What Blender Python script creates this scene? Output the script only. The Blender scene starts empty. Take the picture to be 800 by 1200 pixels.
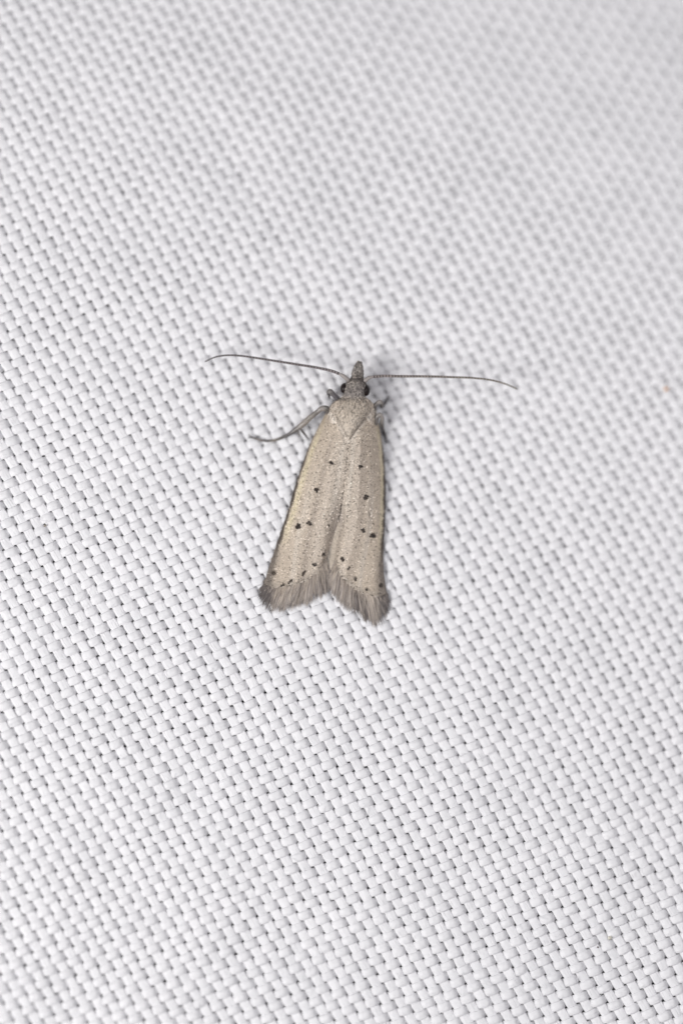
import bpy, math, random
import numpy as np
from mathutils import Vector

random.seed(7)
rng = np.random.default_rng(11)
S = 0.001                       # one unit of the layout = 1 mm in the blown-up scene
D = 2500.0                      # camera distance in layout units
scene = bpy.context.scene

# ------------------------------------------------------------------ camera
cam_data = bpy.data.cameras.new("camera")
cam = bpy.data.objects.new("camera", cam_data)
scene.collection.objects.link(cam)
cam.location = (0, 0, D * S)
cam_data.sensor_fit = 'VERTICAL'
cam_data.sensor_height = 36.0
cam_data.lens = 75.0
cam_data.clip_start = 0.01
cam_data.clip_end = 50
cam_data.dof.use_dof = True
cam_data.dof.focus_distance = (D - 5.0) * S
cam_data.dof.aperture_fstop = 0.215
cam_data.dof.aperture_blades = 0
scene.camera = cam

# ------------------------------------------------------------------ world and lamps
world = bpy.data.worlds.new("World")
scene.world = world
world.use_nodes = True
bg = world.node_tree.nodes["Background"]
bg.inputs[0].default_value = (0.92, 0.90, 1.0, 1)
bg.inputs[1].default_value = 0.21

def lamp(name, loc, size, power, color, shape='DISK'):
    l = bpy.data.lights.new(name, 'AREA')
    l.shape = shape
    l.size = size * S
    l.energy = power
    l.color = color
    o = bpy.data.objects.new(name, l)
    scene.collection.objects.link(o)
    o.location = Vector(loc) * S
    d = Vector((0, 0, 0)) - o.location
    o.rotation_euler = d.to_track_quat('-Z', 'Y').to_euler()
    return o
lamp("flash_diffuser", (-2700, -950, 2900), 1500, 138, (1.0, 0.985, 0.965))
lamp("flash_fill", (1500, 500, 2500), 1300, 31, (1.0, 0.985, 0.975))

vs = scene.view_settings
scene.display_settings.display_device = 'sRGB'
vs.view_transform = 'Standard'
vs.look = 'None'
vs.exposure = 0.0
vs.gamma = 1.0
vs.use_curve_mapping = False
scene.cycles.pixel_filter_type = 'BLACKMAN_HARRIS'
scene.cycles.filter_width = 1.6

# ------------------------------------------------------------------ layout helpers
def ground(x, y):
    """height of the cloth's mid plane; x right, y down, in layout units"""
    x = np.asarray(x, float); y = np.asarray(y, float)
    d = 0.593 * (x - 400) - 0.805 * (y - 850)
    g = -(0.085 * d + 0.00002 * d * d)
    g = g + 0.7 * np.sin(x * 0.031 + y * 0.017 + 1.0) + 0.6 * np.sin(x * -0.019 + y * 0.043 + 2.2)
    g = g + 0.5 * np.sin(x * 0.058 + y * 0.034 + 0.4) * np.sin(y * 0.021 - x * 0.011)
    return g

def W(x, y, z):
    """layout point seen at (x, y) from the lens, at height z -> world array"""
    x = np.asarray(x, float); y = np.asarray(y, float); z = np.asarray(z, float)
    k = 1 - z / D
    return np.stack([(x - 400) * k * S, (600 - y) * k * S, z * S + 0 * x], -1)

def link(o, parent=None):
    scene.collection.objects.link(o)
    if parent is not None:
        o.parent = parent
    return o

def make_mesh(name, verts, faces, mat, parent=None, uv=None, col=None, smooth=True):
    """faces: (n, k) array of one polygon size"""
    me = bpy.data.meshes.new(name)
    verts = np.ascontiguousarray(verts, dtype=np.float32).reshape(-1, 3)
    faces = np.ascontiguousarray(faces, dtype=np.int32)
    n, k = faces.shape
    me.vertices.add(len(verts)); me.vertices.foreach_set('co', verts.ravel())
    me.loops.add(n * k); me.loops.foreach_set('vertex_index', faces.ravel())
    me.polygons.add(n)
    me.polygons.foreach_set('loop_start', np.arange(0, n * k, k, dtype=np.int32))
    me.update(calc_edges=True)
    if smooth:
        me.polygons.foreach_set('use_smooth', np.ones(n, dtype=bool))
    if uv is not None:
        l = me.uv_layers.new(name='UVMap')
        l.data.foreach_set('uv', np.asarray(uv, np.float32)[faces.ravel()].ravel())
    if col is not None:
        a = me.color_attributes.new('tint', 'FLOAT_COLOR', 'POINT')
        c = np.ones((len(verts), 4), np.float32); c[:, :3] = np.clip(col, 0.004, 1)
        a.data.foreach_set('color', c.ravel())
    me.materials.append(mat)
    me.update()
    return link(bpy.data.objects.new(name, me), parent)

def empty(name, loc=(0, 0, 0), parent=None):
    o = bpy.data.objects.new(name, None)
    o.empty_display_size = 0.02
    link(o, parent)
    o.location = loc
    return o

def interp(t, ts, pts):
    """smooth interpolation of control rows"""
    t = np.asarray(t, float); ts = np.asarray(ts, float); pts = np.asarray(pts, float)
    if pts.ndim == 1: pts = pts[:, None]
    m = np.gradient(pts, ts, axis=0)
    i = np.clip(np.searchsorted(ts, t, side='right') - 1, 0, len(ts) - 2)
    h = ts[i + 1] - ts[i]
    s = np.clip((t - ts[i]) / h, 0, 1)[..., None]; h = h[..., None]
    r = ((2*s**3 - 3*s**2 + 1) * pts[i] + (s**3 - 2*s**2 + s) * h * m[i]
         + (-2*s**3 + 3*s**2) * pts[i + 1] + (s**3 - s**2) * h * m[i + 1])
    return r

# ------------------------------------------------------------------ materials
def new_mat(name):
    m = bpy.data.materials.new(name); m.use_nodes = True
    nt = m.node_tree
    return m, nt, nt.nodes["Principled BSDF"]

def yarn_material(name, base, dark):
    m, nt, p = new_mat(name)
    N, L = nt.nodes.new, nt.links.new
    uv = N('ShaderNodeUVMap'); uv.uv_map = 'UVMap'
    mp = N('ShaderNodeMapping'); mp.inputs['Scale'].default_value = (0.06, 0.62, 1)
    L(uv.outputs[0], mp.inputs[0])
    fib = N('ShaderNodeTexNoise'); fib.inputs['Scale'].default_value = 1.0
    fib.inputs['Detail'].default_value = 3; fib.inputs['Roughness'].default_value = 0.65
    L(mp.outputs[0], fib.inputs['Vector'])
    tc = N('ShaderNodeTexCoord')
    blot = N('ShaderNodeTexNoise'); blot.inputs['Scale'].default_value = 14; blot.inputs['Detail'].default_value = 4
    L(tc.outputs['Object'], blot.inputs['Vector'])
    fine = N('ShaderNodeTexNoise'); fine.inputs['Scale'].default_value = 420; fine.inputs['Detail'].default_value = 2
    L(tc.outputs['Object'], fine.inputs['Vector'])
    oi = N('ShaderNodeObjectInfo')
    add = N('ShaderNodeMath'); add.operation = 'MULTIPLY_ADD'
    L(oi.outputs['Random'], add.inputs[0]); add.inputs[1].default_value = 0.35
    L(blot.outputs[0], add.inputs[2])
    add2 = N('ShaderNodeMath'); add2.operation = 'MULTIPLY_ADD'
    L(fib.outputs[0], add2.inputs[0]); add2.inputs[1].default_value = 0.8
    L(add.outputs[0], add2.inputs[2])
    add3 = N('ShaderNodeMath'); add3.operation = 'MULTIPLY_ADD'
    L(fine.outputs[0], add3.inputs[0]); add3.inputs[1].default_value = 0.5
    L(add2.outputs[0], add3.inputs[2])
    mr = N('ShaderNodeMapRange'); mr.inputs['From Min'].default_value = 0.75; mr.inputs['From Max'].default_value = 1.6
    L(add3.outputs[0], mr.inputs['Value'])
    mix = N('ShaderNodeMix'); mix.data_type = 'RGBA'
    mix.inputs['A'].default_value = (*dark, 1); mix.inputs['B'].default_value = (*base, 1)
    L(mr.outputs[0], mix.inputs['Factor'])
    L(mix.outputs['Result'], p.inputs['Base Color'])
    b = N('ShaderNodeBump'); b.inputs['Strength'].default_value = 0.9; b.inputs['Distance'].default_value = 0.0016
    L(fib.outputs[0], b.inputs['Height'])
    b2 = N('ShaderNodeBump'); b2.inputs['Strength'].default_value = 0.35; b2.inputs['Distance'].default_value = 0.0012
    L(fine.outputs[0], b2.inputs['Height']); L(b.outputs[0], b2.inputs['Normal'])
    L(b2.outputs[0], p.inputs['Normal'])
    p.inputs['Roughness'].default_value = 0.5
    p.inputs['Specular IOR Level'].default_value = 0.45
    return m
M_warp = yarn_material('white_warp_yarn', (0.87, 0.865, 0.885), (0.79, 0.79, 0.81))
M_weft = yarn_material('white_weft_yarn', (0.87, 0.865, 0.885), (0.79, 0.79, 0.81))

m, nt, p = new_mat('grey_backing')
nz = nt.nodes.new('ShaderNodeTexNoise'); nz.inputs['Scale'].default_value = 60
rp = nt.nodes.new('ShaderNodeValToRGB')
rp.color_ramp.elements[0].color = (0.02, 0.02, 0.022, 1); rp.color_ramp.elements[1].color = (0.07, 0.07, 0.075, 1)
nt.links.new(nz.outputs[0], rp.inputs[0]); nt.links.new(rp.outputs[0], p.inputs['Base Color'])
p.inputs['Roughness'].default_value = 0.9
M_back = m

def tint_material(name, rough=0.6, spec=0.3, noise=0.25, nscale=900, bump=0.3, coat=0.0, trans=0.0):
    """base colour = the scale's own tint, broken up by fine noise"""
    m, nt, p = new_mat(name)
    N, L = nt.nodes.new, nt.links.new
    at = N('ShaderNodeAttribute'); at.attribute_name = 'tint'
    tc = N('ShaderNodeTexCoord')
    nz = N('ShaderNodeTexNoise'); nz.inputs['Scale'].default_value = nscale; nz.inputs['Detail'].default_value = 2
    L(tc.outputs['Object'], nz.inputs['Vector'])
    mr = N('ShaderNodeMapRange'); mr.inputs['From Min'].default_value = 0.3; mr.inputs['From Max'].default_value = 0.7
    mr.inputs['To Min'].default_value = 1 - noise; mr.inputs['To Max'].default_value = 1 + noise
    L(nz.outputs[0], mr.inputs['Value'])
    mul = N('ShaderNodeVectorMath'); mul.operation = 'SCALE'
    L(at.outputs['Color'], mul.inputs[0]); L(mr.outputs[0], mul.inputs['Scale'])
    L(mul.outputs[0], p.inputs['Base Color'])
    b = N('ShaderNodeBump'); b.inputs['Strength'].default_value = bump; b.inputs['Distance'].default_value = 0.0008
    L(nz.outputs[0], b.inputs['Height']); L(b.outputs[0], p.inputs['Normal'])
    p.inputs['Roughness'].default_value = rough
    p.inputs['Specular IOR Level'].default_value = spec
    p.inputs['Coat Weight'].default_value = coat
    p.inputs['Transmission Weight'].default_value = trans
    return m
M_scale = tint_material('wing_scale', rough=0.45, spec=0.5, noise=0.12)
M_wing = tint_material('wing_membrane', rough=0.6, spec=0.3, noise=0.3, nscale=1100)
M_body = tint_material('body_cuticle', rough=0.6, spec=0.3, noise=0.35, nscale=800, bump=0.6)
M_leg = tint_material('leg_cuticle', rough=0.32, spec=0.6, noise=0.3, nscale=600, bump=0.4)
M_hair = tint_material('fringe_hair', rough=0.5, spec=0.4, noise=0.1)
M_ant = tint_material('antenna_cuticle', rough=0.55, spec=0.3, noise=0.25, nscale=1500)
M_fibre = tint_material('loose_fibre', rough=0.5, spec=0.4, noise=0.05)
M_speck = tint_material('speck', rough=0.7, spec=0.2, noise=0.3)
m, nt, p = new_mat('compound_eye')
v = nt.nodes.new('ShaderNodeTexVoronoi'); v.inputs['Scale'].default_value = 1400
tc = nt.nodes.new('ShaderNodeTexCoord'); nt.links.new(tc.outputs['Object'], v.inputs['Vector'])
b = nt.nodes.new('ShaderNodeBump'); b.inputs['Strength'].default_value = 0.35; b.inputs['Distance'].default_value = 0.0004
nt.links.new(v.outputs['Distance'], b.inputs['Height']); nt.links.new(b.outputs[0], p.inputs['Normal'])
rp = nt.nodes.new('ShaderNodeValToRGB')
rp.color_ramp.elements[0].color = (0.010, 0.007, 0.007, 1); rp.color_ramp.elements[1].color = (0.022, 0.014, 0.013, 1)
nt.links.new(v.outputs['Distance'], rp.inputs[0]); nt.links.new(rp.outputs[0], p.inputs['Base Color'])
p.inputs['Roughness'].default_value = 0.3
p.inputs['Specular IOR Level'].default_value = 0.25
M_eye = m

# ------------------------------------------------------------------ cloth, yarn by yarn
A = np.array([5.9, 9.55]); B = np.array([13.55, -4.85])       # one crossing along warp, along weft
ORG = np.array([347.5, 928.75])
nA = np.array([A[1], -A[0]]) / np.hypot(*A)                    # across a warp yarn
nB = np.array([B[1], -B[0]]) / np.hypot(*B)
if nB[1] < 0: nB = -nB
SPA = abs(B @ nA); SPB = abs(A @ nB)                            # pitch of warp and weft yarns
AMP, TZ = (0.4, 2.75), 1.05
X0, X1, Y0, Y1 = -60, 860, -85, 1260
PER = 8
SHIFT = 0.14
SEC = 10
ang = np.linspace(0, 2 * np.pi, SEC, endpoint=False) + np.pi / SEC
cs, sn = np.cos(ang), np.sin(ang)
secx = np.sign(cs) * np.abs(cs) ** 0.9
secz = np.sign(sn) * np.abs(sn) ** 1.2

def drift(p):
    """slow pull of the weave out of square"""
    x, y = p[..., 0], p[..., 1]
    dx = 2.2 * np.sin(y * 0.0085 + 0.7) + 1.0 * np.sin(x * 0.017 + y * 0.012) + 0.5 * np.sin(x * 0.05 - y * 0.03)
    dy = 2.0 * np.sin(x * 0.009 + 2.0) + 1.0 * np.sin(x * 0.011 - y * 0.016 + 1) + 0.5 * np.sin(y * 0.047 + x * 0.02)
    return p + np.stack([dx, dy], -1)

cloth = empty('white_cloth')
cloth['kind'] = 'structure'
cloth['label'] = 'white plain weave cloth sheet, slightly out of focus towards the top right'

def smooth_noise(n, scale):
    k = max(4, int(n / scale) + 3)
    v = rng.normal(size=k)
    return np.interp(np.linspace(0, k - 1, n), np.arange(k), v)

def yarn(fam, idx):
    d, o = (A, B) if fam == 0 else (B, A)
    nrm = nA if fam == 0 else nB
    sp = SPA if fam == 0 else SPB
    s = np.arange(-260 * PER, 260 * PER) / PER
    base = ORG + np.outer(s, d) + (idx + 0.5) * o
    ok = (base[:, 0] > X0) & (base[:, 0] < X1) & (base[:, 1] > Y0) & (base[:, 1] < Y1)
    if ok.sum() < 3 * PER: return None
    s, base = s[ok], base[ok]
    n = len(s)
    par = (0 if idx % 2 == 0 else np.pi) + (np.pi if fam else 0)
    th = np.pi * (s - 0.5) + par
    c = np.cos(th + (0.2 if fam else -0.1) * np.cos(th))
    kk = 1.9 if fam else 1.4
    cz = np.cos(th + np.pi * SHIFT) if fam else c        # the weft dives in the gap between two warp yarns
    prof = np.tanh(kk * cz) / math.tanh(kk)
    off = rng.normal() * 0.15 + 0.15 * smooth_noise(n, PER * 1.0) + 0.22 * smooth_noise(n, PER * 5)
    wid = (0.5 * sp) * (0.998 + 0.007 * rng.normal() + 0.012 * smooth_noise(n, PER * 1.2) + 0.01 * smooth_noise(n, PER * 9))
    wid = np.clip(wid, 0.47 * sp, 0.52 * sp) * (1.0 - 0.08 * np.exp(-(c / 0.26) ** 2) * (1.0 if fam else 0.8) + 0.02 * c)
    if fam == 0:
        wid = wid * (1 - 1.1 * SHIFT); off = off - SHIFT * 0.62 * sp
    thk = TZ * (1 + 0.07 * smooth_noise(n, PER * 1.5))
    zj = 0.14 * smooth_noise(n, PER * 1.5)
    tilt = 0.10 * smooth_noise(n, PER * 1.2)
    cen = drift(base + off[:, None] * nrm)
    P = cen[:, None, :] + (wid[:, None] * secx[None, :])[..., None] * nrm
    z0 = ground(P[..., 0], P[..., 1])
    z = z0 + (AMP[fam] * prof + zj)[:, None] + thk[:, None] * secz[None, :] - (1.5 if fam else 0.4) * (secx ** 2)[None, :] + (tilt * wid)[:, None] * secx[None, :]
    V = np.stack([(P[..., 0] - 400) * S, (600 - P[..., 1]) * S, z * S], -1)
    i = np.arange(n - 1)[:, None]; j = np.arange(SEC)[None, :]
    j2 = (j + 1) % SEC
    F = np.stack([i * SEC + j, i * SEC + j2, (i + 1) * SEC + j2, (i + 1) * SEC + j], -1).reshape(-1, 4)
    if fam == 1: F = F[:, ::-1]
    L = s * np.hypot(*d)
    uv = np.stack(np.broadcast_arrays(L[:, None] + idx * 37.3, (secx * 0.5 * sp)[None, :] + idx * 11.7), -1).reshape(-1, 2)
    make_mesh('warp_yarn' if fam == 0 else 'weft_yarn', V.reshape(-1, 3), F, M_warp if fam == 0 else M_weft, cloth, uv=uv)

for fam in (0, 1):
    for idx in range(-140, 140):
        yarn(fam, idx)

# backing under the open weave
gx = np.linspace(X0 - 10, X1 + 10, 40); gy = np.linspace(Y0 - 10, Y1 + 10, 56)
GX, GY = np.meshgrid(gx, gy)
V = np.stack([(GX - 400) * S, (600 - GY) * S, (ground(GX, GY) - 16) * S], -1).reshape(-1, 3)
i = np.arange(55)[:, None]; j = np.arange(39)[None, :]
F = np.stack([i*40 + j, (i+1)*40 + j, (i+1)*40 + j + 1, i*40 + j + 1], -1).reshape(-1, 4)
bk = make_mesh('backing_board', V, F, M_back)
bk['kind'] = 'structure'; bk['label'] = 'dark board under the white cloth, glimpsed through the weave holes'

# ------------------------------------------------------------------ tubes, blades, lofts
def tube(name, pts, rad, mat, parent, col, n=None, seg=10, flat=1.0, rings=None):
    """pts rows x, y, z (layout, z absolute). rad per row. col per row."""
    pts = np.asarray(pts, float); k = len(pts)
    ts = np.r_[0, np.cumsum(np.linalg.norm(np.diff(pts, axis=0), axis=1))]
    n = n or int(ts[-1] / 0.8) + 4
    t = np.linspace(0, ts[-1], n)
    C = interp(t, ts, pts); R = np.interp(t, ts, rad)
    R = R * np.clip(np.minimum(np.sqrt((t + 0.05) / (rad[0] + .3)), np.sqrt((ts[-1] - t + 0.02) / (rad[-1] + .3))), 0.1, 1)
    col = np.asarray(col, float)
    K = np.stack([np.interp(t, ts, col[:, c]) for c in range(3)], -1)
    if rings:
        ph = (t / rings) % 1
        R = R * (1 + 0.10 * np.sin(2 * np.pi * ph))
        dk = np.where(ph < 0.4, 2.4, 0.45)
        K = K * dk[:, None]
    P = W(C[:, 0], C[:, 1], C[:, 2])
    T = np.gradient(P, axis=0); T /= np.linalg.norm(T, axis=1)[:, None]
    up = np.array([0.05, 0.03, 1.0]); sidev = np.cross(T, up)
    nn = np.linalg.norm(sidev, axis=1)[:, None]; sidev = sidev / np.maximum(nn, 1e-6)
    upv = np.cross(sidev, T)
    a = np.linspace(0, 2 * np.pi, seg, endpoint=False)
    V = P[:, None] + (R * S)[:, None, None] * (np.cos(a)[None, :, None] * sidev[:, None] + flat * np.sin(a)[None, :, None] * upv[:, None])
    i = np.arange(n - 1)[:, None]; j = np.arange(seg)[None, :]; j2 = (j + 1) % seg
    F = np.stack([i*seg + j, i*seg + j2, (i+1)*seg + j2, (i+1)*seg + j], -1).reshape(-1, 4)
    V = V.reshape(-1, 3)
    # end caps as degenerate-free fans
    V = np.vstack([V, P[0], P[-1]])
    c0, c1 = n * seg, n * seg + 1
    jj = np.arange(0, seg, 2)
    F = np.vstack([F, np.stack([np.full_like(jj, c0), (jj + 2) % seg, (jj + 1) % seg, jj], -1),
                   np.stack([np.full_like(jj, c1), (n-1)*seg + jj, (n-1)*seg + (jj + 1) % seg, (n-1)*seg + (jj + 2) % seg], -1)])
    KK = np.vstack([np.repeat(K, seg, 0), K[0], K[-1]])
    return make_mesh(name, V, F, mat, parent, col=KK)

def flakes(name, pos, dirv, nrm, length, width, lift, col, mat, parent, tip=0.55):
    """overlapping scales: five-sided blades, pos (n,3) world, everything else per scale (layout units)"""
    n = len(pos)
    dirv = dirv / np.linalg.norm(dirv, axis=1)[:, None]
    nrm = nrm / np.linalg.norm(nrm, axis=1)[:, None]
    sd = np.cross(nrm, dirv); sd /= np.linalg.norm(sd, axis=1)[:, None]
    L = (length * S)[:, None]; Wd = (width * 0.5 * S)[:, None]; H = (lift * S)[:, None]
    roll = rng.normal(size=(n, 1)) * 0.22
    sdn = sd + nrm * roll
    p0 = pos - sdn * Wd * 0.55
    p1 = pos + sdn * Wd * 0.55
    p2 = pos + dirv * L * 0.72 + sdn * Wd + nrm * H * 0.85
    p3 = pos + dirv * L + sdn * Wd * (tip * 0.6) + nrm * H
    p4 = pos + dirv * L * 1.0 - sdn * Wd * (tip * 0.6) + nrm * H
    p5 = pos + dirv * L * 0.72 - sdn * Wd + nrm * H * 0.85
    V = np.stack([p0, p1, p2, p3, p4, p5], 1).reshape(-1, 3)
    F = np.arange(n * 6).reshape(n, 6)
    K = np.repeat(col, 6, 0)
    o = make_mesh(name, V, F, mat, parent, col=K, smooth=False)
    return o

def hairs(name, a, b, width, col, mat, parent, sag=0.0, bend=0.0):
    """thin tapered blades from a to b (n,3 world)"""
    n = len(a); K = 4
    d = b - a
    up = np.array([0, 0, 1.0])
    sd = np.cross(d, up); sd /= np.maximum(np.linalg.norm(sd, axis=1), 1e-9)[:, None]
    ss = np.linspace(0, 1, K)
    taper = np.array([0.6, 1.0, 0.8, 0.12])
    bd = rng.normal(size=(n, 1)) * bend * S
    tw = rng.normal(size=(n, 1)) * 0.5
    rows = []
    for s_, w_ in zip(ss, taper):
        c = a + d * s_ + sd * bd * s_ * s_ - up * (sag * S * s_ * s_)
        w = (width * 0.5 * w_ * S)[:, None]
        rows += [c - (sd + up * tw) * w, c + (sd + up * tw) * w]
    V = np.stack(rows, 1).reshape(-1, 3)
    q = np.array([[0, 1, 3, 2], [2, 3, 5, 4], [4, 5, 7, 6]])
    F = (np.arange(n)[:, None, None] * 8 + q[None]).reshape(-1, 4)
    fade = np.repeat(np.tile(np.array([1, 1, .95, .95, .92, .92, .95, .95]), n)[:, None], 3, 1)
    return make_mesh(name, V, F, mat, parent, col=np.repeat(col, 8, 0) * fade, smooth=False)

# ------------------------------------------------------------------ the moth
moth = empty('moth', tuple(W(400, 600, 0)))
moth['label'] = 'small tan moth with dark dotted folded wings and spread antennae on the white cloth'
moth['category'] = 'moth'

TAN = np.array([0.62, 0.525, 0.425]); PALE = np.array([0.84, 0.76, 0.67]); BROWN = np.array([0.20, 0.165, 0.13])
GREY = np.array([0.30, 0.275, 0.265]); CREAM = np.array([0.80, 0.70, 0.49]); BLACK = np.array([0.030, 0.024, 0.019])

TT = [0, .05, .1, .2, .3, .4, .5, .6, .7, .8, .9, 1]
WINGS = {
 'L': dict(
    outer=[(396,468),(387.5,475.5),(380,489),(367.8,512),(358.8,533),(351,555),(344,577),(338.5,597),(332,616),(324.5,638),(316.5,661),(309.5,684)],
    inner=[(408,478),(408.5,485),(409,495),(409,512),(407,530),(405,548),(402.5,567),(399.3,588),(396.0,606),(391.6,624),(387,640),(382.5,653)],
    out=(0.386, 0.92), bulge=14.5,
    spots=[(388.3,542.5,1.9),(371.3,574,2.5),(349.6,617,3.1),(362.7,613,2.4),(384.5,615,1.3),(321,671.5,3.1),(331.3,685,2.6),(341.5,680.5,2.3),(338,682.5,1.5),(355.5,672.5,1.9),(356.8,670,1.6),(368.8,661.3,2.2),(378,650,2.1),(379.5,647.5,1.3),(359.5,637,0.9)],
    tips=[(1,(302.5,694)),(.93,(307,706)),(.85,(313,712)),(.7,(325,716)),(.5,(342,713)),(.3,(362,707)),(.15,(377,700)),(0,(387,689))]),
 'R': dict(
    outer=[(428,466),(436,474),(440,486),(444.8,506),(448.2,527),(450.2,549),(451,572),(450.8,595),(450,619),(448.8,645),(449.6,672),(453,696)],
    inner=[(410,478),(409.8,485),(409.6,495),(409.6,512),(408,530),(406,548),(403.6,567),(401.2,588),(399,606),(396.4,622),(394.6,636),(393,648)],
    out=(-0.62, 0.78), bulge=18.0,
    spots=[(421.7,546.3,2.1),(428.3,582,2.5),(425,621.3,2.2),(437.2,627.3,3.1),(401,653.8,1.8),(402.3,656,1.2),(408,667,1.9),(409.2,664.5,1.2),(416,678,2.5),(429.3,690.5,2.0),(435,699.8,2.9),(446,686,3.0),(420.5,633,0.9)],
    tips=[(1,(457.5,706)),(.95,(454.5,719)),(.85,(446,730.5)),(.7,(432,728.5)),(.55,(417.5,719.5)),(.4,(404,711)),(.25,(394,703)),(.1,(386.5,690)),(0,(384.5,674))]),
}

def sstep(a, b, x):
    s = np.clip((x - a) / (b - a), 0, 1); return s * s * (3 - 2 * s)

def wing_xy(w, t, u):
    O = interp(t, TT, w['outer']); I = interp(t, TT, w['inner'])
    P = I + (O - I) * u[..., None]
    bl = w['bulge'] * np.sin(np.pi * np.clip(u, 0, 1)) ** 0.65 * sstep(0.72, 1.0, t)
    return P + bl[..., None] * np.array(w['out'])

HS_T = [0, .1, .2, .35, .5, .65, .8, .9, 1]
HS = [31, 36, 36, 34, 30, 25, 19, 15.5, 12.5]
HC = [16, 13, 10.5, 8, 6.5, 5.5, 5.0, 4.8, 4.6]
def wing_h(side, t, u):
    hs = interp(t, HS_T, HS)[..., 0]; hc = interp(t, HS_T, HC)[..., 0]
    h = hc + (hs - hc) * (1 - np.clip(u, 0, 1) ** 2.6)
    h = h - (0.3 + 8.0 * sstep(0.4, 0.8, t)) * np.exp(-(u / 0.11) ** 2)          # dips into the fold
    h = h + 0.28 * np.sin(u * 21 + 1.0 + t * 2) * sstep(0.05, 0.4, t) * (1 - 0.7 * sstep(.9, 1, u))
    h = h + 0.6 * np.exp(-((u - 0.33 - 0.05 * t) / 0.035) ** 2) * sstep(.1, .3, t)
    h = h + 0.4 * np.exp(-((u - 0.62) / 0.04) ** 2) * sstep(.2, .5, t)
    h = h - 1.6 * (1 - sstep(.10, .22, t)) * np.exp(-(u / .5) ** 2)
    if side == 'R': h = h - (0.5 + 0.8 * sstep(.4, .7, t)) * np.exp(-(u / 0.10) ** 2)
    return h

def wing_surf(side, t, u):
    xy = wing_xy(WINGS[side], t, u)
    z = ground(xy[..., 0], xy[..., 1]) + wing_h(side, t, u)
    return xy, W(xy[..., 0], xy[..., 1], z)

def vline(x, y, off):
    """signed distance outside the V where wings and thorax meet"""
    r = []
    for (x0, y0), (x1, y1), sg in (((392, 481), (409.3, 512), 1), ((428.5, 484), (409.3, 512), -1)):
        L = math.hypot(x1 - x0, y1 - y0)
        r.append(sg * ((x - x0) * (y1 - y0) - (y - y0) * (x1 - x0)) / L)
    return np.minimum(r[0], r[1])

def wing_colour(side, xy, t, u, spots=True):
    w = WINGS[side]
    x, y = xy[..., 0], xy[..., 1]
    c = np.tile(TAN, x.shape + (1,))
    def mix(c, k, f): return c + (k - c) * np.clip(f, 0, 1)[..., None]
    # greyer and cooler towards the fold and the base, warmer in the middle
    c = mix(c, np.array([0.55, 0.48, 0.41]), 0.6 * np.exp(-(u / 0.3) ** 2))
    c = mix(c, np.array([0.70, 0.61, 0.52]), 0.7 * np.exp(-((u - 0.3) / 0.09) ** 2) * sstep(.1, .35, t))
    c = mix(c, np.array([0.68, 0.60, 0.51]), 0.5 * np.exp(-((u - 0.62) / 0.06) ** 2) * sstep(.2, .5, t))
    c = mix(c, np.array([0.40, 0.34, 0.29]), 0.6 * np.exp(-((u - 0.47) / 0.07) ** 2) * sstep(.1, .3, t))
    c = mix(c, np.array([0.34, 0.295, 0.25]), 0.5 * np.exp(-((u - 0.16) / 0.05) ** 2) * sstep(.15, .4, t) * (1 - sstep(.55, .8, t)))
    c = mix(c, np.array([0.74, 0.66, 0.57]), 0.8 * np.exp(-((u - 0.13) / 0.06) ** 2) * sstep(.18, .26, t) * (1 - sstep(.5, .8, t)))
    c = mix(c, np.array([0.72, 0.64, 0.55]), 0.7 * np.exp(-((u - 0.75 + 0.1 * t) / 0.028) ** 2) * sstep(.4, .6, t))
    c = mix(c, np.array([0.33, 0.29, 0.27]), 0.55 * np.exp(-(u / 0.10) ** 2) * sstep(.5, .75, t))  # seam shadow of the lower fold, painted in as grey
    # cream stripe inside the costa
    cu, cwid = (0.885, 0.06) if side == 'L' else (0.915, 0.04)
    st = np.exp(-((u - cu) / cwid) ** 2) * sstep(0.08, 0.25, t) * (1 - sstep(0.68, 0.85, t))
    c = mix(c, CREAM, 0.85 * st)
    # brown edge of the costa
    lo = 0.955 - 0.035 * sstep(.25, .4, t) * (0.6 + 0.4 * np.sin(t * 43) * np.sin(t * 17 + 1)) - 0.01 * sstep(.7, .95, t) + 0.02 * np.sin(x * 2.3 + y * 1.7) * np.sin(x * .9 - y * 1.3)
    ed = sstep(lo, lo + 0.03, u) * (0.35 + 0.65 * sstep(0.18, 0.3, t)) * (1 - 0.35 * sstep(.75, .95, t))
    c = mix(c, np.array([0.085, 0.068, 0.056]), ed)
    c = mix(c, np.array([0.20, 0.17, 0.15]), 0.8 * sstep(0.82, 1.0, u) * sstep(0.72, 0.95, t))
    vd = vline(x, y, 0)
    vm = sstep(476, 486, y) * (1 - sstep(512, 526, y))
    c = mix(c, PALE, 0.75 * np.exp(-((vd + 3.6) / 2.0) ** 2) * vm)
    c = mix(c, np.array([0.22, 0.18, 0.14]), 0.5 * np.exp(-((vd + 0.4) / 1.2) ** 2) * vm)  # shade line at the V edge, painted into the wing colour
    # shoulder tint
    c = mix(c, np.array([0.40, 0.32, 0.20]), 0.35 * sstep(.8, .98, u) * (1 - sstep(.12, .25, t)))
    # darker apex and margin of the wing
    c = mix(c, np.array([0.33, 0.29, 0.25]), 0.55 * sstep(0.965, 1.0, t))
    if spots:
        for sx, sy, r in w['spots']:
            r2 = r * 0.92
            dd = np.hypot(x - sx, y - sy)
            c = mix(c, np.array([0.07, 0.055, 0.042]), 0.95 * (1 - sstep(r2 * 0.7, r2 * 1.3, dd)))
    return c

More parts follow.
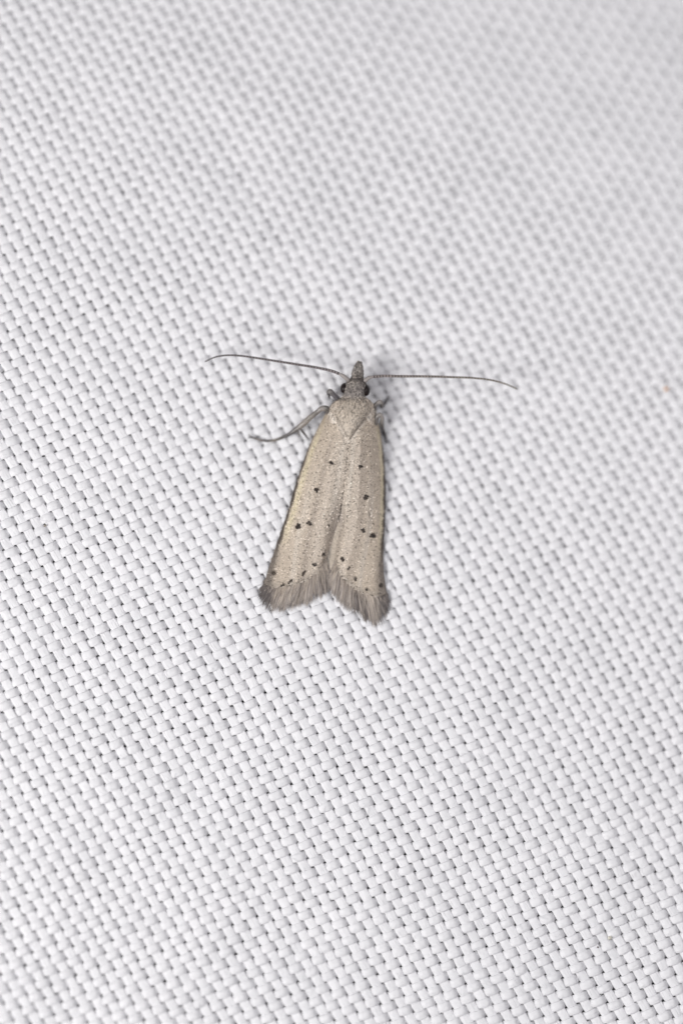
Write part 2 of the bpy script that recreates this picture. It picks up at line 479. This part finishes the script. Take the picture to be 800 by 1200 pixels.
def grid_mesh(P, K, name, mat, parent, flip=False, thick=0.8):
    n, k, _ = P.shape
    i = np.arange(n - 1)[:, None]; j = np.arange(k - 1)[None, :]
    F = np.stack([i*k + j, (i+1)*k + j, (i+1)*k + j + 1, i*k + j + 1], -1).reshape(-1, 4)
    if flip: F = F[:, ::-1]
    o = make_mesh(name, P.reshape(-1, 3), F, mat, parent, col=K.reshape(-1, 3))
    if thick:
        md = o.modifiers.new('thickness', 'SOLIDIFY'); md.thickness = thick * S; md.offset = -1
    return o

for side in ('L', 'R'):
    w = WINGS[side]
    t = np.linspace(0, 1, 170); u = np.r_[np.linspace(0, .9, 40), np.linspace(.91, 1.0, 10)]
    Tg, Ug = np.meshgrid(t, u, indexing='ij')
    xy, P = wing_surf(side, Tg, Ug)
    K = wing_colour(side, xy, Tg, Ug, spots=True) * 0.82
    fw = grid_mesh(P, K, 'forewing', M_wing, moth, flip=(side == 'R'))
    # --- scales in rows
    rows = 135
    tt, uu = [], []
    for r in range(rows):
        tr = (r + 0.5) / rows * 0.995 + 0.002
        wd = np.hypot(*(interp(np.array([tr]), TT, w['outer']) - interp(np.array([tr]), TT, w['inner']))[0])
        m_ = int(wd / 1.5)
        uj = (np.arange(m_) + (0.5 if r % 2 else 0.0) + rng.uniform(-.35, .35, m_)) / m_
        tt.append(np.full(m_, tr) + rng.normal(size=m_) * 0.0022); uu.append(uj)
    tt = np.clip(np.concatenate(tt), 0.002, 0.999); uu = np.clip(np.concatenate(uu), 0.004, 0.996)
    xy, P = wing_surf(side, tt, uu)
    e = 0.004
    _, Pt = wing_surf(side, np.clip(tt + e, 0, 1), uu); _, Pt0 = wing_surf(side, np.clip(tt - e, 0, 1), uu)
    _, Pu = wing_surf(side, tt, np.clip(uu + e, 0, 1)); _, Pu0 = wing_surf(side, tt, np.clip(uu - e, 0, 1))
    dv = Pt - Pt0; du = Pu - Pu0
    nr = np.cross(dv, du); nr *= np.sign(nr[:, 2])[:, None]
    nr /= np.linalg.norm(nr, axis=1)[:, None]
    dv /= np.linalg.norm(dv, axis=1)[:, None]
    sdv = np.cross(nr, dv)
    dv = dv + sdv * rng.normal(size=(len(tt), 1)) * 0.22
    K = wing_colour(side, xy, tt, uu, spots=False)
    q = rng.uniform(size=len(tt))
    g = rng.normal(size=(len(tt), 1)) * 0.10
    K = K * (1 + g)
    K *= (1 + 0.13 * np.sin(uu * 47 + 2 * np.sin(tt * 4)) * sstep(.12, .3, tt))[:, None]
    dk = q < 0.30
    K[dk] = K[dk] * 0.36
    br = q > 0.76
    K[br] = K[br] * 0.6 + PALE * 0.62
    ez = (rng.uniform(size=len(tt)) < 0.85 * sstep(0.90, 0.98, uu) * sstep(.2, .45, tt) * (0.55 + 0.45 * np.sin(tt * 61) * np.sin(tt * 23 + 1)))
    K[ez] = np.array([0.10, 0.08, 0.065])
    K *= (1 + 0.10 * np.sin(xy[:, 0] * .9 + xy[:, 1] * .35) * np.sin(xy[:, 1] * .6 - xy[:, 0] * .21))[:, None]
    en = tt > 0.955
    K[en & br] = K[en & br] * 0.72
    sid = np.full(len(tt), -1)
    for k_, (sx, sy, r) in enumerate(w['spots']):
        r = r if sy < 630 else r * 0.74
        dd = np.hypot((xy[:, 0] - sx), xy[:, 1] - sy + 1.0)
        sid[(dd < r * rng.uniform(0.75, 1.25, len(tt))) & (rng.uniform(size=len(tt)) < (0.97 if r > 2.7 or sy < 630 else 0.75))] = k_
    base = P + nr * (0.15 * S)
    ln = rng.uniform(2.3, 3.6, len(tt)); wd = rng.uniform(1.6, 3.0, len(tt)); lf = rng.uniform(0.25, 0.95, len(tt))
    s_ = sid < 0
    o = flakes('wing_scales', base[s_], dv[s_], nr[s_], ln[s_], wd[s_], lf[s_], K[s_], M_scale, fw)
    o['kind'] = 'stuff'
    for k_ in range(len(w['spots'])):
        s_ = sid == k_
        if s_.sum() < 1: continue
        kk = np.tile(np.array([0.032, 0.024, 0.019]), (s_.sum(), 1)) * rng.uniform(0.5, 2.4, (s_.sum(), 1))
        o = flakes('wing_spot', base[s_] + nr[s_] * 0.6 * S, dv[s_], nr[s_], ln[s_] * 0.8, wd[s_], lf[s_] + .2, kk, M_scale, fw)
    # --- fringe
    tu = np.array([a for a, _ in w['tips']])[::-1]; tp = np.array([b_ for _, b_ in w['tips']], float)[::-1]
    n = 2600
    ub = rng.uniform(0, 1, n); lay = rng.uniform(0, 1, n)
    tb = 1 - 0.035 * lay * rng.uniform(0, 1, n)
    xyb, Pb = wing_surf(side, tb, ub)
    zb = ground(xyb[:, 0], xyb[:, 1]) + wing_h(side, tb, ub) + 0.3 + 0.8 * (1 - lay) * 0 + 0.5 * lay - 0.5
    tipxy = interp(np.clip(ub + rng.normal(size=n) * 0.012, 0, 1), tu, tp)
    lenf = np.clip(0.965 + 0.07 * np.sin(ub * 57 + 3 * np.sin(ub * 19)) - 0.72 * lay ** 1.0 + rng.normal(size=n) * 0.13, 0.15, 1.12)
    bxy = xyb
    exy = bxy + (tipxy - bxy) * lenf[:, None] + rng.normal(size=(n, 2)) * 0.7
    ze = ground(exy[:, 0], exy[:, 1]) + 3.2 + (zb - ground(bxy[:, 0], bxy[:, 1]) - 3.2) * (1 - lenf) * 0.8 + rng.uniform(0, 1.4, n)
    ze = np.minimum(ze, zb + 1.0)
    a_ = W(bxy[:, 0], bxy[:, 1], zb); b_ = W(exy[:, 0], exy[:, 1], ze)
    basec = np.array([0.44, 0.385, 0.35]); palec = np.array([0.74, 0.65, 0.55]); darkc = np.array([0.15, 0.13, 0.125])
    patch = 0.62 + 0.3 * np.sin(ub * 31 + (1.2 if side == 'L' else 0.1)) * np.sin(ub * 13.3 + 0.6)
    patch = patch - 0.75 * np.exp(-((ub - (0.60 if side == 'R' else 0.90)) / (0.13 if side == 'R' else 0.07)) ** 2)
    K = basec + (np.where(rng.uniform(size=(n, 1)) < .3, palec, np.array([0.56, 0.475, 0.395])) - basec) * (np.clip(1.15 * lay + 0.42 * rng.normal(size=n), 0, 1))[:, None]
    dkm = np.clip(sstep(0.80, 0.97, ub) * 0.9 + (1 - patch) * 0.80 * (1 - lay) + 0.22 * rng.normal(size=n), 0, 1)
    K = K + (darkc - K) * dkm[:, None]
    o = hairs('fringe', a_, b_, rng.uniform(0.7, 1.5, n), K, M_hair, fw, sag=0.0, bend=1.2)
    o['kind'] = 'stuff'

    # thin hairs along the costa and fold
    n = 260
    tb = rng.uniform(.25, 1, n); ub = np.full(n, 0.995)
    xyb, Pb = wing_surf(side, tb, ub)
    _, Pf = wing_surf(side, np.clip(tb - 0.02, 0, 1), ub)
    dv = Pb - Pf; dv /= np.linalg.norm(dv, axis=1)[:, None]
    outv = np.tile([(-1.0 if side == 'L' else 1.0), 0, -0.2], (n, 1))
    b_ = Pb + (dv + outv * rng.uniform(.05, .30, (n, 1))) * (rng.uniform(2, 5, (n, 1)) * S)
    K = np.tile([0.13, 0.11, 0.10], (n, 1)) * rng.uniform(.6, 2.0, (n, 1))
    o = hairs('costa_hairs', Pb, b_, rng.uniform(0.5, 0.9, n), K, M_hair, fw); o['kind'] = 'stuff'
    n = 120
    tb = rng.uniform(.86, 1, n); ub = rng.uniform(0, .05, n)
    xyb, Pb = wing_surf(side, tb, ub)
    sx = 1.0 if side == 'L' else -1.0
    ex = np.stack([xyb[:, 0] + (sx * 1.0 if side == 'L' else -4.5) + rng.normal(size=n) * 1.5, xyb[:, 1] + rng.uniform(9, 20, n)], -1)
    ze = ground(ex[:, 0], ex[:, 1]) + wing_h(side, tb, ub) - 2.5
    K = np.tile([0.50, 0.45, 0.39], (n, 1)) * rng.uniform(.5, 1.25, (n, 1))
    o = hairs('fold_fringe', Pb + [0, 0, .3 * S], W(ex[:, 0], ex[:, 1], ze), rng.uniform(.6, 1.1, n), K, M_hair, fw, bend=1.0); o['kind'] = 'stuff'

# hindwings, folded away under the forewings; only their grey fringe shows in the notch
for side, cx in (('L', -1), ('R', 1)):
    t = np.linspace(0, 1, 30); u = np.linspace(0, 1, 14)
    Tg, Ug = np.meshgrid(t, u, indexing='ij')
    ix = interp(Tg, [0, .5, 1], [(408, 520), (401, 590), (388.5 + cx * 0.3, 664)])
    ox = interp(Tg, [0, .5, 1], [(385, 525), (362, 590), (345, 668)] if side == 'L' else [(432, 525), (436, 600), (432, 684)])
    xy = ix + (ox - ix) * Ug[..., None]
    z = ground(xy[..., 0], xy[..., 1]) + 3.0 + (9 - 7 * Tg) * (1 - Ug ** 2) * 0.9
    hw = grid_mesh(W(xy[..., 0], xy[..., 1], z), np.tile([0.24, 0.215, 0.22], Tg.shape + (1,)), 'hindwing', M_wing, moth, flip=(side == 'R'), thick=0.5)
    n = 700
    q = rng.uniform(0, 1, n)
    bx = interp(q, [0, .45, 1], [(391, 628), (389, 648), (388, 666)]) + rng.normal(size=(n, 2)) * np.array([1.6, 1.5]) + np.array([cx * 1.5, 0])
    ex = bx + np.stack([cx * 0.8 + rng.normal(size=n) * 1.7 - 0.8, rng.uniform(20, 29, n)], -1)
    ex[:, 1] = np.minimum(ex[:, 1], 692 + rng.normal(size=n) * 2.5)
    zb = ground(bx[:, 0], bx[:, 1]) + 7.0 - 3 * q; ze = ground(ex[:, 0], ex[:, 1]) + 3.2
    K = np.array([0.27, 0.24, 0.25]) * rng.uniform(.6, 1.35, (n, 1))
    o = hairs('fringe', W(bx[:, 0], bx[:, 1], zb), W(ex[:, 0], ex[:, 1], ze), rng.uniform(.7, 1.2, n), K, M_hair, hw, bend=1.2); o['kind'] = 'stuff'

# --- body: head, thorax and abdomen in one surface
BR = np.array([  # y, cx, half width, top, bottom (heights over the cloth)
 (441.5, 418.6, 3.0, 31, 26), (443, 418.2, 6.0, 33, 23), (446, 417.6, 9.2, 36.5, 18), (450, 416.8, 11.3, 38.5, 15), (456, 415.8, 12.3, 39.5, 13),
 (461, 415.1, 12.0, 38.5, 12), (465, 414.3, 12.8, 37.5, 10), (469, 413.4, 17.0, 38.5, 8), (474, 412.3, 21.5, 40, 7), (482, 411.2, 22.5, 42.5, 6),
 (491, 410.4, 18.5, 43.4, 5), (500, 409.9, 12.5, 42.8, 5), (507, 409.4, 7.0, 41.0, 5), (513, 409.1, 3.5, 37.5, 6), (519, 408.5, 8, 30, 5),
 (530, 407, 12, 25, 4.5), (560, 404, 14, 20, 4.5), (620, 396, 11, 12, 4), (650, 391, 7, 7.5, 4), (668, 388.8, 2, 5.5, 4)])
def body_surf(y, a):
    """a: angle, 0 right side, pi/2 top"""
    R = interp(y, BR[:, 0], BR[:, 1:])
    cx, hw, tp, bt = R[..., 0], R[..., 1], R[..., 2], R[..., 3]
    ca, sa = np.cos(a), np.sin(a)
    x = cx + np.maximum(hw, .5) * np.sign(ca) * np.abs(ca) ** 0.9
    mid = bt + (tp - bt) * 0.45
    h = np.where(sa > 0, mid + (tp - mid) * np.abs(sa) ** 0.85, mid + (bt - mid) * -sa * -1 * -1)
    h = np.where(sa > 0, h, mid - (mid - bt) * np.abs(sa))
    return np.stack([x, y + 0 * x], -1), W(x, y, ground(cx, y) + h)
def body_colour(x, y):
    c = np.tile(np.array([0.62, 0.54, 0.45]), x.shape + (1,))
    head = 1 - sstep(459, 472, y)
    vd = vline(x, y, 0); vm = sstep(478, 486, y)
    c = c + (PALE - c) * (0.9 * np.exp(-((vd + 4.4) / 2.0) ** 2) * vm)[..., None]
    c = c + (np.array([0.24, 0.20, 0.16]) - c) * (0.5 * np.exp(-((vd + 0.6) / 2.0) ** 2) * vm)[..., None]  # painted shade where the thorax steps down at the V
    c = c + (np.array([0.34, 0.305, 0.29]) - c) * head[..., None]
    pal = np.exp(-(((x - 414.5) / 5.5) ** 2 + ((y - 448.5) / 4.0) ** 2))
    c = c + (np.array([0.66, 0.60, 0.54]) - c) * (0.9 * pal)[..., None]
    dk = np.exp(-(((x - 412) / 8) ** 2 + ((y - 458) / 3.5) ** 2))
    c = c + (np.array([0.22, 0.195, 0.18]) - c) * (0.5 * dk)[..., None]
    return c
yy = np.concatenate([np.linspace(441.5, 516, 70), np.linspace(518, 668, 50)])
aa = np.linspace(0, 2 * np.pi, 40, endpoint=False)
Yg, Ag = np.meshgrid(yy, aa, indexing='ij')
xy, P = body_surf(Yg, Ag)
K = body_colour(xy[..., 0], xy[..., 1]) * 0.75
n, k = Yg.shape
i = np.arange(n - 1)[:, None]; j = np.arange(k)[None, :]; j2 = (j + 1) % k
F = np.stack([i*k + j, (i+1)*k + j, (i+1)*k + j2, i*k + j2], -1).reshape(-1, 4)
V = P.reshape(-1, 3); F = F[:, ::-1]
V = np.vstack([V, P[0].mean(0), P[-1].mean(0)])
jj = np.arange(0, k, 2)
F = np.vstack([F, np.stack([np.full_like(jj, n*k), (jj+2) % k, (jj+1) % k, jj], -1), np.stack([np.full_like(jj, n*k+1), (n-1)*k + jj, (n-1)*k + (jj+1) % k, (n-1)*k + (jj+2) % k], -1)])
body = make_mesh('body', V, F, M_body, moth, col=np.vstack([K.reshape(-1, 3), K[0, 0], K[-1, 0]]))

def cover(surf, t0, t1, a0, a1, n, colf, ln, wd, lf, parent, name, toward=1.0, dark=.28, bright=.25, jit=.3):
    t = rng.uniform(t0, t1, n); a = rng.uniform(a0, a1, n)
    xy, P = surf(t, a); e1 = (t1 - t0) * .004; e2 = (a1 - a0) * .004
    _, P1 = surf(t + e1, a); _, P0 = surf(t - e1, a); _, Q1 = surf(t, a + e2); _, Q0 = surf(t, a - e2)
    dv = P1 - P0; du = Q1 - Q0
    nr = np.cross(dv, du); nr *= np.where(nr[:, 2] < 0, -1, 1)[:, None]
    nr /= np.maximum(np.linalg.norm(nr, axis=1), 1e-12)[:, None]
    dv /= np.maximum(np.linalg.norm(dv, axis=1), 1e-12)[:, None]
    dv = dv * toward + np.cross(nr, dv) * rng.normal(size=(n, 1)) * jit
    K = colf(xy[:, 0], xy[:, 1]) * (1 + 0.12 * rng.normal(size=(n, 1)))
    q = rng.uniform(size=n)
    K[q < dark] *= 0.5; K[q > 1 - bright] = K[q > 1 - bright] * .6 + PALE * .42
    o = flakes(name, P + nr * .1 * S, dv, nr, rng.uniform(*ln, n), rng.uniform(*wd, n), rng.uniform(*lf, n), K, M_scale, parent)
    o['kind'] = 'stuff'
    return o
cover(body_surf, 466, 512, .25, np.pi - .25, 2600, body_colour, (2.4, 3.8), (1.2, 2.1), (.2, .8), body, 'thorax_scales', dark=.2, bright=.22, jit=.22)
cover(body_surf, 443, 470, .1, np.pi - .1, 1700, body_colour, (2.2, 4.0), (.9, 1.5), (.4, 1.6), body, 'head_scales', dark=.32, bright=.25, jit=.6)

# --- tegulae: flaps over the wing bases
for sx, cx, cy, ax, ay, rot in ((-1, 393.2, 484.5, 8.6, 16.5, -0.36), (1, 432.3, 482.0, 7.6, 15.5, 0.26)):
    def teg(t, a, cx=cx, cy=cy, ax=ax, ay=ay, rot=rot, sx=sx):
        lx = ax * np.cos(a) * np.sin(np.pi * np.clip(t, 0, 1)) ** 0.75
        ly = ay * (2 * t - 1)
        x = cx + lx * math.cos(rot) + ly * math.sin(rot) * 1.0
        y = cy - lx * math.sin(rot) + ly * math.cos(rot)
        sidew = (x - 411) / 28.0
        top = 37.8 - 15 * np.abs(sidew) ** 3.2 - 5.0 * (t - 0.35) ** 2
        h = top + 3.0 * np.abs(np.sin(a)) * np.sin(np.pi * np.clip(t, 0, 1)) ** .5 * np.where(np.sin(a) > 0, 1, -1)
        return np.stack([x, y], -1), W(x, y, ground(x, y) + h - 2.4)
    def tcol(x, y):
        c = np.tile(np.array([0.60, 0.515, 0.43]), x.shape + (1,))
        vd = vline(x, y, 0); vm = sstep(476, 486, y)
        c = c + (PALE - c) * (0.9 * np.exp(-((vd + 4.0) / 2.0) ** 2) * vm)[..., None]
        c = c + (np.array([0.24, 0.20, 0.16]) - c) * (0.5 * np.exp(-((vd - 0.4) / 1.8) ** 2) * vm)[..., None]  # the V's shade line carried on in the flap colour
        return c
    t = np.linspace(0.01, .99, 26); a = np.linspace(0, 2 * np.pi, 24, endpoint=False)
    Tg, Ag = np.meshgrid(t, a, indexing='ij')
    xy, P = teg(Tg, Ag); n, k = Tg.shape
    i = np.arange(n - 1)[:, None]; j = np.arange(k)[None, :]; j2 = (j + 1) % k
    F = np.stack([i*k + j, i*k + j2, (i+1)*k + j2, (i+1)*k + j], -1).reshape(-1, 4)
    tg = make_mesh('tegula', P.reshape(-1, 3), F, M_body, moth, col=np.tile([0.42, .37, .30], (n*k, 1)))
    cover(teg, .03, .97, .1, np.pi - .1, 620, tcol, (2.8, 4.6), (1.2, 2.0), (.2, .8), tg, 'tegula_scales', dark=.2, bright=.25, jit=.2)

# --- eyes
def ellipsoid(name, c, r, mat, parent, rot=0.0, nu=28, nv=18):
    a = np.linspace(0, 2*np.pi, nu, endpoint=False); b = np.linspace(0.02, np.pi - .02, nv)
    Bg, Ag = np.meshgrid(b, a, indexing='ij')
    x = r[0]*np.sin(Bg)*np.cos(Ag); y = r[1]*np.sin(Bg)*np.sin(Ag); z = r[2]*np.cos(Bg)
    X = c[0] + x*math.cos(rot) - y*math.sin(rot); Y = c[1] + x*math.sin(rot) + y*math.cos(rot)
    P = W(X, Y, c[2] + z); n, k = Bg.shape
    i = np.arange(n - 1)[:, None]; j = np.arange(k)[None, :]; j2 = (j + 1) % k
    F = np.stack([i*k + j, i*k + j2, (i+1)*k + j2, (i+1)*k + j], -1).reshape(-1, 4)
    return make_mesh(name, P.reshape(-1, 3), F, mat, parent)
g = float(ground(415, 456))
ellipsoid('eye', (403.4, 454.8, g + 27.5), (4.9, 6.2, 7.0), M_eye, moth, rot=0.12)
ellipsoid('eye', (428.4, 457.2, g + 28.0), (4.9, 7.0, 7.2), M_eye, moth, rot=-0.08)

# --- snout of two labial palps
g = float(ground(419, 435))
for sx in (-1, 1):
    pts = [(418.2 + sx*3.6, 445.5, g + 29), (418.8 + sx*3.2, 440, g + 31.5), (419.3 + sx*2.5, 434.5, g + 32.5), (420.0 + sx*1.9, 429.3, g + 32), (420.5 + sx*1.1, 425.0, g + 30.5)]
    pr = [3.0, 3.1, 2.8, 2.2, 1.1]
    pc = [(.30, .27, .25), (.27, .24, .225), (.20, .18, .17), (.15, .13, .125), (.11, .095, .09)]
    lp = tube('labial_palp', pts, pr, M_body, moth, pc, seg=14)
    P3 = np.array(pts)[::-1]; R3 = np.array(pr)[::-1]
    def ps(y, a, P3=P3, R3=R3):
        C = interp(y, P3[:, 1], P3); r = np.interp(y, P3[:, 1], R3)
        x = C[..., 0] + r * np.cos(a); return np.stack([x, y], -1), W(x, y, C[..., 2] + r * np.sin(a))
    def pcf(x, y):
        c = np.array([0.30, .272, .255]) + (np.array([0.15, .132, .125]) - np.array([0.30, .272, .255])) * (1 - sstep(424, 438, y))[..., None]
        return c
    cover(ps, 425.6, 446, -.1, np.pi + .1, 420, pcf, (2.0, 3.8), (.8, 1.5), (.3, 1.5), lp, 'palp_scales', toward=-1.0, dark=.45, bright=.25, jit=.4)

# --- antennae
def antenna(scape, pts, r0, r1, c):
    sc = tube('antenna', scape, [2.0, 2.5, 2.2, 1.5], M_ant, moth, [(.33, .30, .285)] * 4, seg=12)
    pts = np.array(pts, float)
    cols = np.linspace(0, 1, len(pts))[:, None]
    K = np.array(c[0]) * (1 - cols) + np.array(c[1]) * cols
    fl = tube('flagellum', pts, np.linspace(r0, r1, len(pts)), M_ant, sc, K, seg=8, rings=3.6, n=int(len(pts) * 60))
    return sc
antenna([(409.5, 446.5, 2.5), (405.5, 443.4, 4), (401.5, 440.3, 4), (397, 437.9, 3)],
        [(398.5, 438.5, 3.5), (390, 435.2, 2), (372, 431, 1), (350, 427.4, 1), (322.5, 423, 1), (297, 419, 0), (280, 416.8, -1), (265, 416.4, -2), (252, 418.6, -4), (240, 424, -7)],
        1.8, 0.75, [(.15, .13, .13), (.10, .09, .09)])
antenna([(425, 447.5, 2.5), (429, 444.9, 4), (432.5, 442.6, 4), (437, 441.2, 3)],
        [(435.5, 441.7, 3.5), (445, 440.8, 2), (470, 441, 1), (500, 441.1, 0), (527, 441.9, -2), (557, 443.2, -4), (577, 445.8, -6), (592, 450, -9), (606, 456.2, -13)],
        1.8, 0.75, [(.17, .145, .14), (.16, .145, .115)])

# --- legs
def leg(pts, rad, cols, parts=()):
    P3 = [(x, y, float(ground(x, y)) + h) for x, y, h in pts]
    lg = tube('leg', P3, rad, M_leg, moth, cols, seg=12)
    for nm, p2, r2, c2 in parts:
        Q = [(x, y, float(ground(x, y)) + h) for x, y, h in p2]
        tube(nm, Q, r2, M_leg, lg, [c2] * len(Q), seg=8)
    # fine hairs on the leg
    return lg
DG = (.085, .075, .075); MG = (.165, .15, .14); LG = (.32, .29, .27)
leg([(394, 492, 12), (386, 483.5, 21), (381, 478.6, 26), (377.2, 478.6, 27), (372, 482.5, 25), (363, 489.5, 21), (355, 497, 17), (347.5, 502.7, 13), (339, 508.5, 9), (330, 513, 6.0), (321, 516, 4.6), (312, 516.8, 4.4), (303, 515.2, 4.4), (295, 512.3, 4.6)],
    [3.6, 3.8, 3.6, 3.2, 2.7, 3.2, 3.6, 3.1, 2.1, 1.7, 1.5, 1.35, 1.15, .9],
    [DG, DG, (.14, .13, .12), LG, MG, (.25, .225, .2), (.27, .24, .215), MG, DG, (.10, .09, .08), (.26, .23, .2), DG, (.22, .19, .17), DG],
    [('spur', [(352.5, 503, 14), (357, 509, 9), (362.3, 516, 5)], [1.4, 1.25, .7], DG), ('spur', [(349, 504.5, 12), (350, 508.5, 7), (352, 511.5, 5)], [1.1, 1.0, .5], MG),
     ('claw', [(296, 513, 4.5), (292.5, 510.6, 4.2), (291, 508.5, 3.5)], [.8, .6, .3], DG), ('claw', [(296, 513, 4.5), (292, 512.6, 4.2), (290.2, 513.6, 3.5)], [.8, .6, .3], DG)])
leg([(399, 472, 16), (394.5, 466.5, 20), (390.5, 462.5, 24), (386.6, 458.6, 26), (384.8, 459.5, 22), (385.5, 464, 13), (386, 468, 6)],
    [3.3, 3.2, 3.0, 3.1, 2.4, 1.8, 1.2], [DG, (.14, .13, .14), (.16, .15, .16), MG, DG, DG, DG])
leg([(437, 486, 16), (438.5, 478, 22), (441, 473.4, 25), (445, 470.8, 26), (447.2, 472.6, 23), (446.8, 476.5, 17), (449, 475.5, 11), (452.5, 469.8, 8), (455.8, 463.8, 6)],
    [2.8, 2.8, 2.6, 2.5, 2.2, 1.9, 1.6, 1.4, .9], [MG, MG, MG, LG, MG, DG, DG, DG, DG])
leg([(438, 502, 12), (440.5, 493, 20), (442, 488, 24), (445, 485.9, 25), (447.3, 488.2, 22), (447.4, 495, 15), (448.5, 503, 8), (451.5, 511, 4.6), (452.5, 520, 4.4)],
    [2.8, 2.9, 2.8, 2.6, 2.3, 2.3, 1.8, 1.2, .9], [MG, MG, MG, LG, LG, MG, DG, DG, DG])
leg([(436, 530, 9), (444, 548, 8), (449, 561, 6), (453.6, 566.5, 5)], [2.2, 2.0, 1.4, .8], [DG, DG, DG, DG])

# ------------------------------------------------------------------ lint and specks on the cloth
def fibre(x, y, length, ang_, r, c, h=4.3, curl=0.6):
    k = 7; pts = []; a = ang_
    for q in range(k):
        pts.append((x, y, float(ground(x, y)) + h + 0.7 * math.sin(q * 1.3)))
        a += random.uniform(-curl, curl)
        x += math.cos(a) * length / k; y += math.sin(a) * length / k
    return pts
cnt = 460
Vs, Fs, Ks = [], [], []; base = 0
for _ in range(cnt):
    x, y = random.uniform(-20, 820), random.uniform(-20, 1220)
    pts = np.array(fibre(x, y, random.uniform(5, 13), random.uniform(0, 6.28), .2, None, h=4.0))
    Pw = W(pts[:, 0], pts[:, 1], pts[:, 2]); T = np.gradient(Pw, axis=0); T /= np.linalg.norm(T, axis=1)[:, None]
    sd = np.cross(T, [0, 0, 1.0]); sd /= np.linalg.norm(sd, axis=1)[:, None]; up = np.cross(sd, T)
    r = random.uniform(.16, .3) * S
    ring = np.stack([Pw + r * sd, Pw + r * (-.5 * sd + .87 * up), Pw + r * (-.5 * sd - .87 * up)], 1)
    Vs.append(ring.reshape(-1, 3))
    for q in range(6):
        for s_ in range(3):
            Fs.append([base + q*3 + s_, base + q*3 + (s_+1) % 3, base + (q+1)*3 + (s_+1) % 3, base + (q+1)*3 + s_])
    base += 21
    kk = random.choice([(.88, .88, .9)] * 4 + [(.6, .6, .62)])
    Ks.append(np.tile(kk, (21, 1)))
o = make_mesh('loose_fibres', np.vstack(Vs), np.array(Fs), M_fibre, cloth, col=np.vstack(Ks)); o['kind'] = 'stuff'

def speck(x, y, r, c, label, flat=0.5):
    n = 12; h = float(ground(x, y)) + 3.6
    a = np.linspace(0, 2*np.pi, n, endpoint=False); b = np.linspace(0.05, np.pi - .05, 8)
    Bg, Ag = np.meshgrid(b, a, indexing='ij')
    rr = r * (1 + 0.25 * rng.normal(size=Bg.shape))
    X = x + rr*np.sin(Bg)*np.cos(Ag); Y = y + rr*np.sin(Bg)*np.sin(Ag); Z = h + flat*rr*np.cos(Bg)
    k = n; i = np.arange(7)[:, None]; j = np.arange(k)[None, :]; j2 = (j+1) % k
    F = np.stack([i*k + j, i*k + j2, (i+1)*k + j2, (i+1)*k + j], -1).reshape(-1, 4)
    o = make_mesh('dust_speck', W(X, Y, Z).reshape(-1, 3), F, M_speck, col=np.tile(c, (Bg.size, 1)))
    o['label'] = label; o['category'] = 'speck'; o['group'] = 'specks of dust on the cloth'
    return o
def at(px, py):
    g = float(ground(px, py)); k = D / (D - g)
    return px, py
speck(780, 456, 2.4, (0.78, 0.46, 0.26), 'pale orange dust speck on the white cloth near the right edge')
speck(700, 1110, 1.0, (0.12, 0.1, 0.09), 'tiny dark dust speck on the white cloth towards the bottom right corner')
speck(53, 616, 1.3, (0.35, 0.31, 0.26), 'tiny brownish dust speck on the white cloth near the left edge')
speck(714, 1099, 2.2, (0.72, 0.69, 0.60), 'pale yellowish lint speck on the white cloth just above the tiny dark one')

# stand the moth's own origin where it touches the cloth, its parts unmoved
from mathutils import Matrix
spot = Vector(W(400, 580, float(ground(400, 580)) + 3.8).tolist())
moth.location = spot
for ch in moth.children:
    ch.matrix_parent_inverse = Matrix.Translation(-spot)
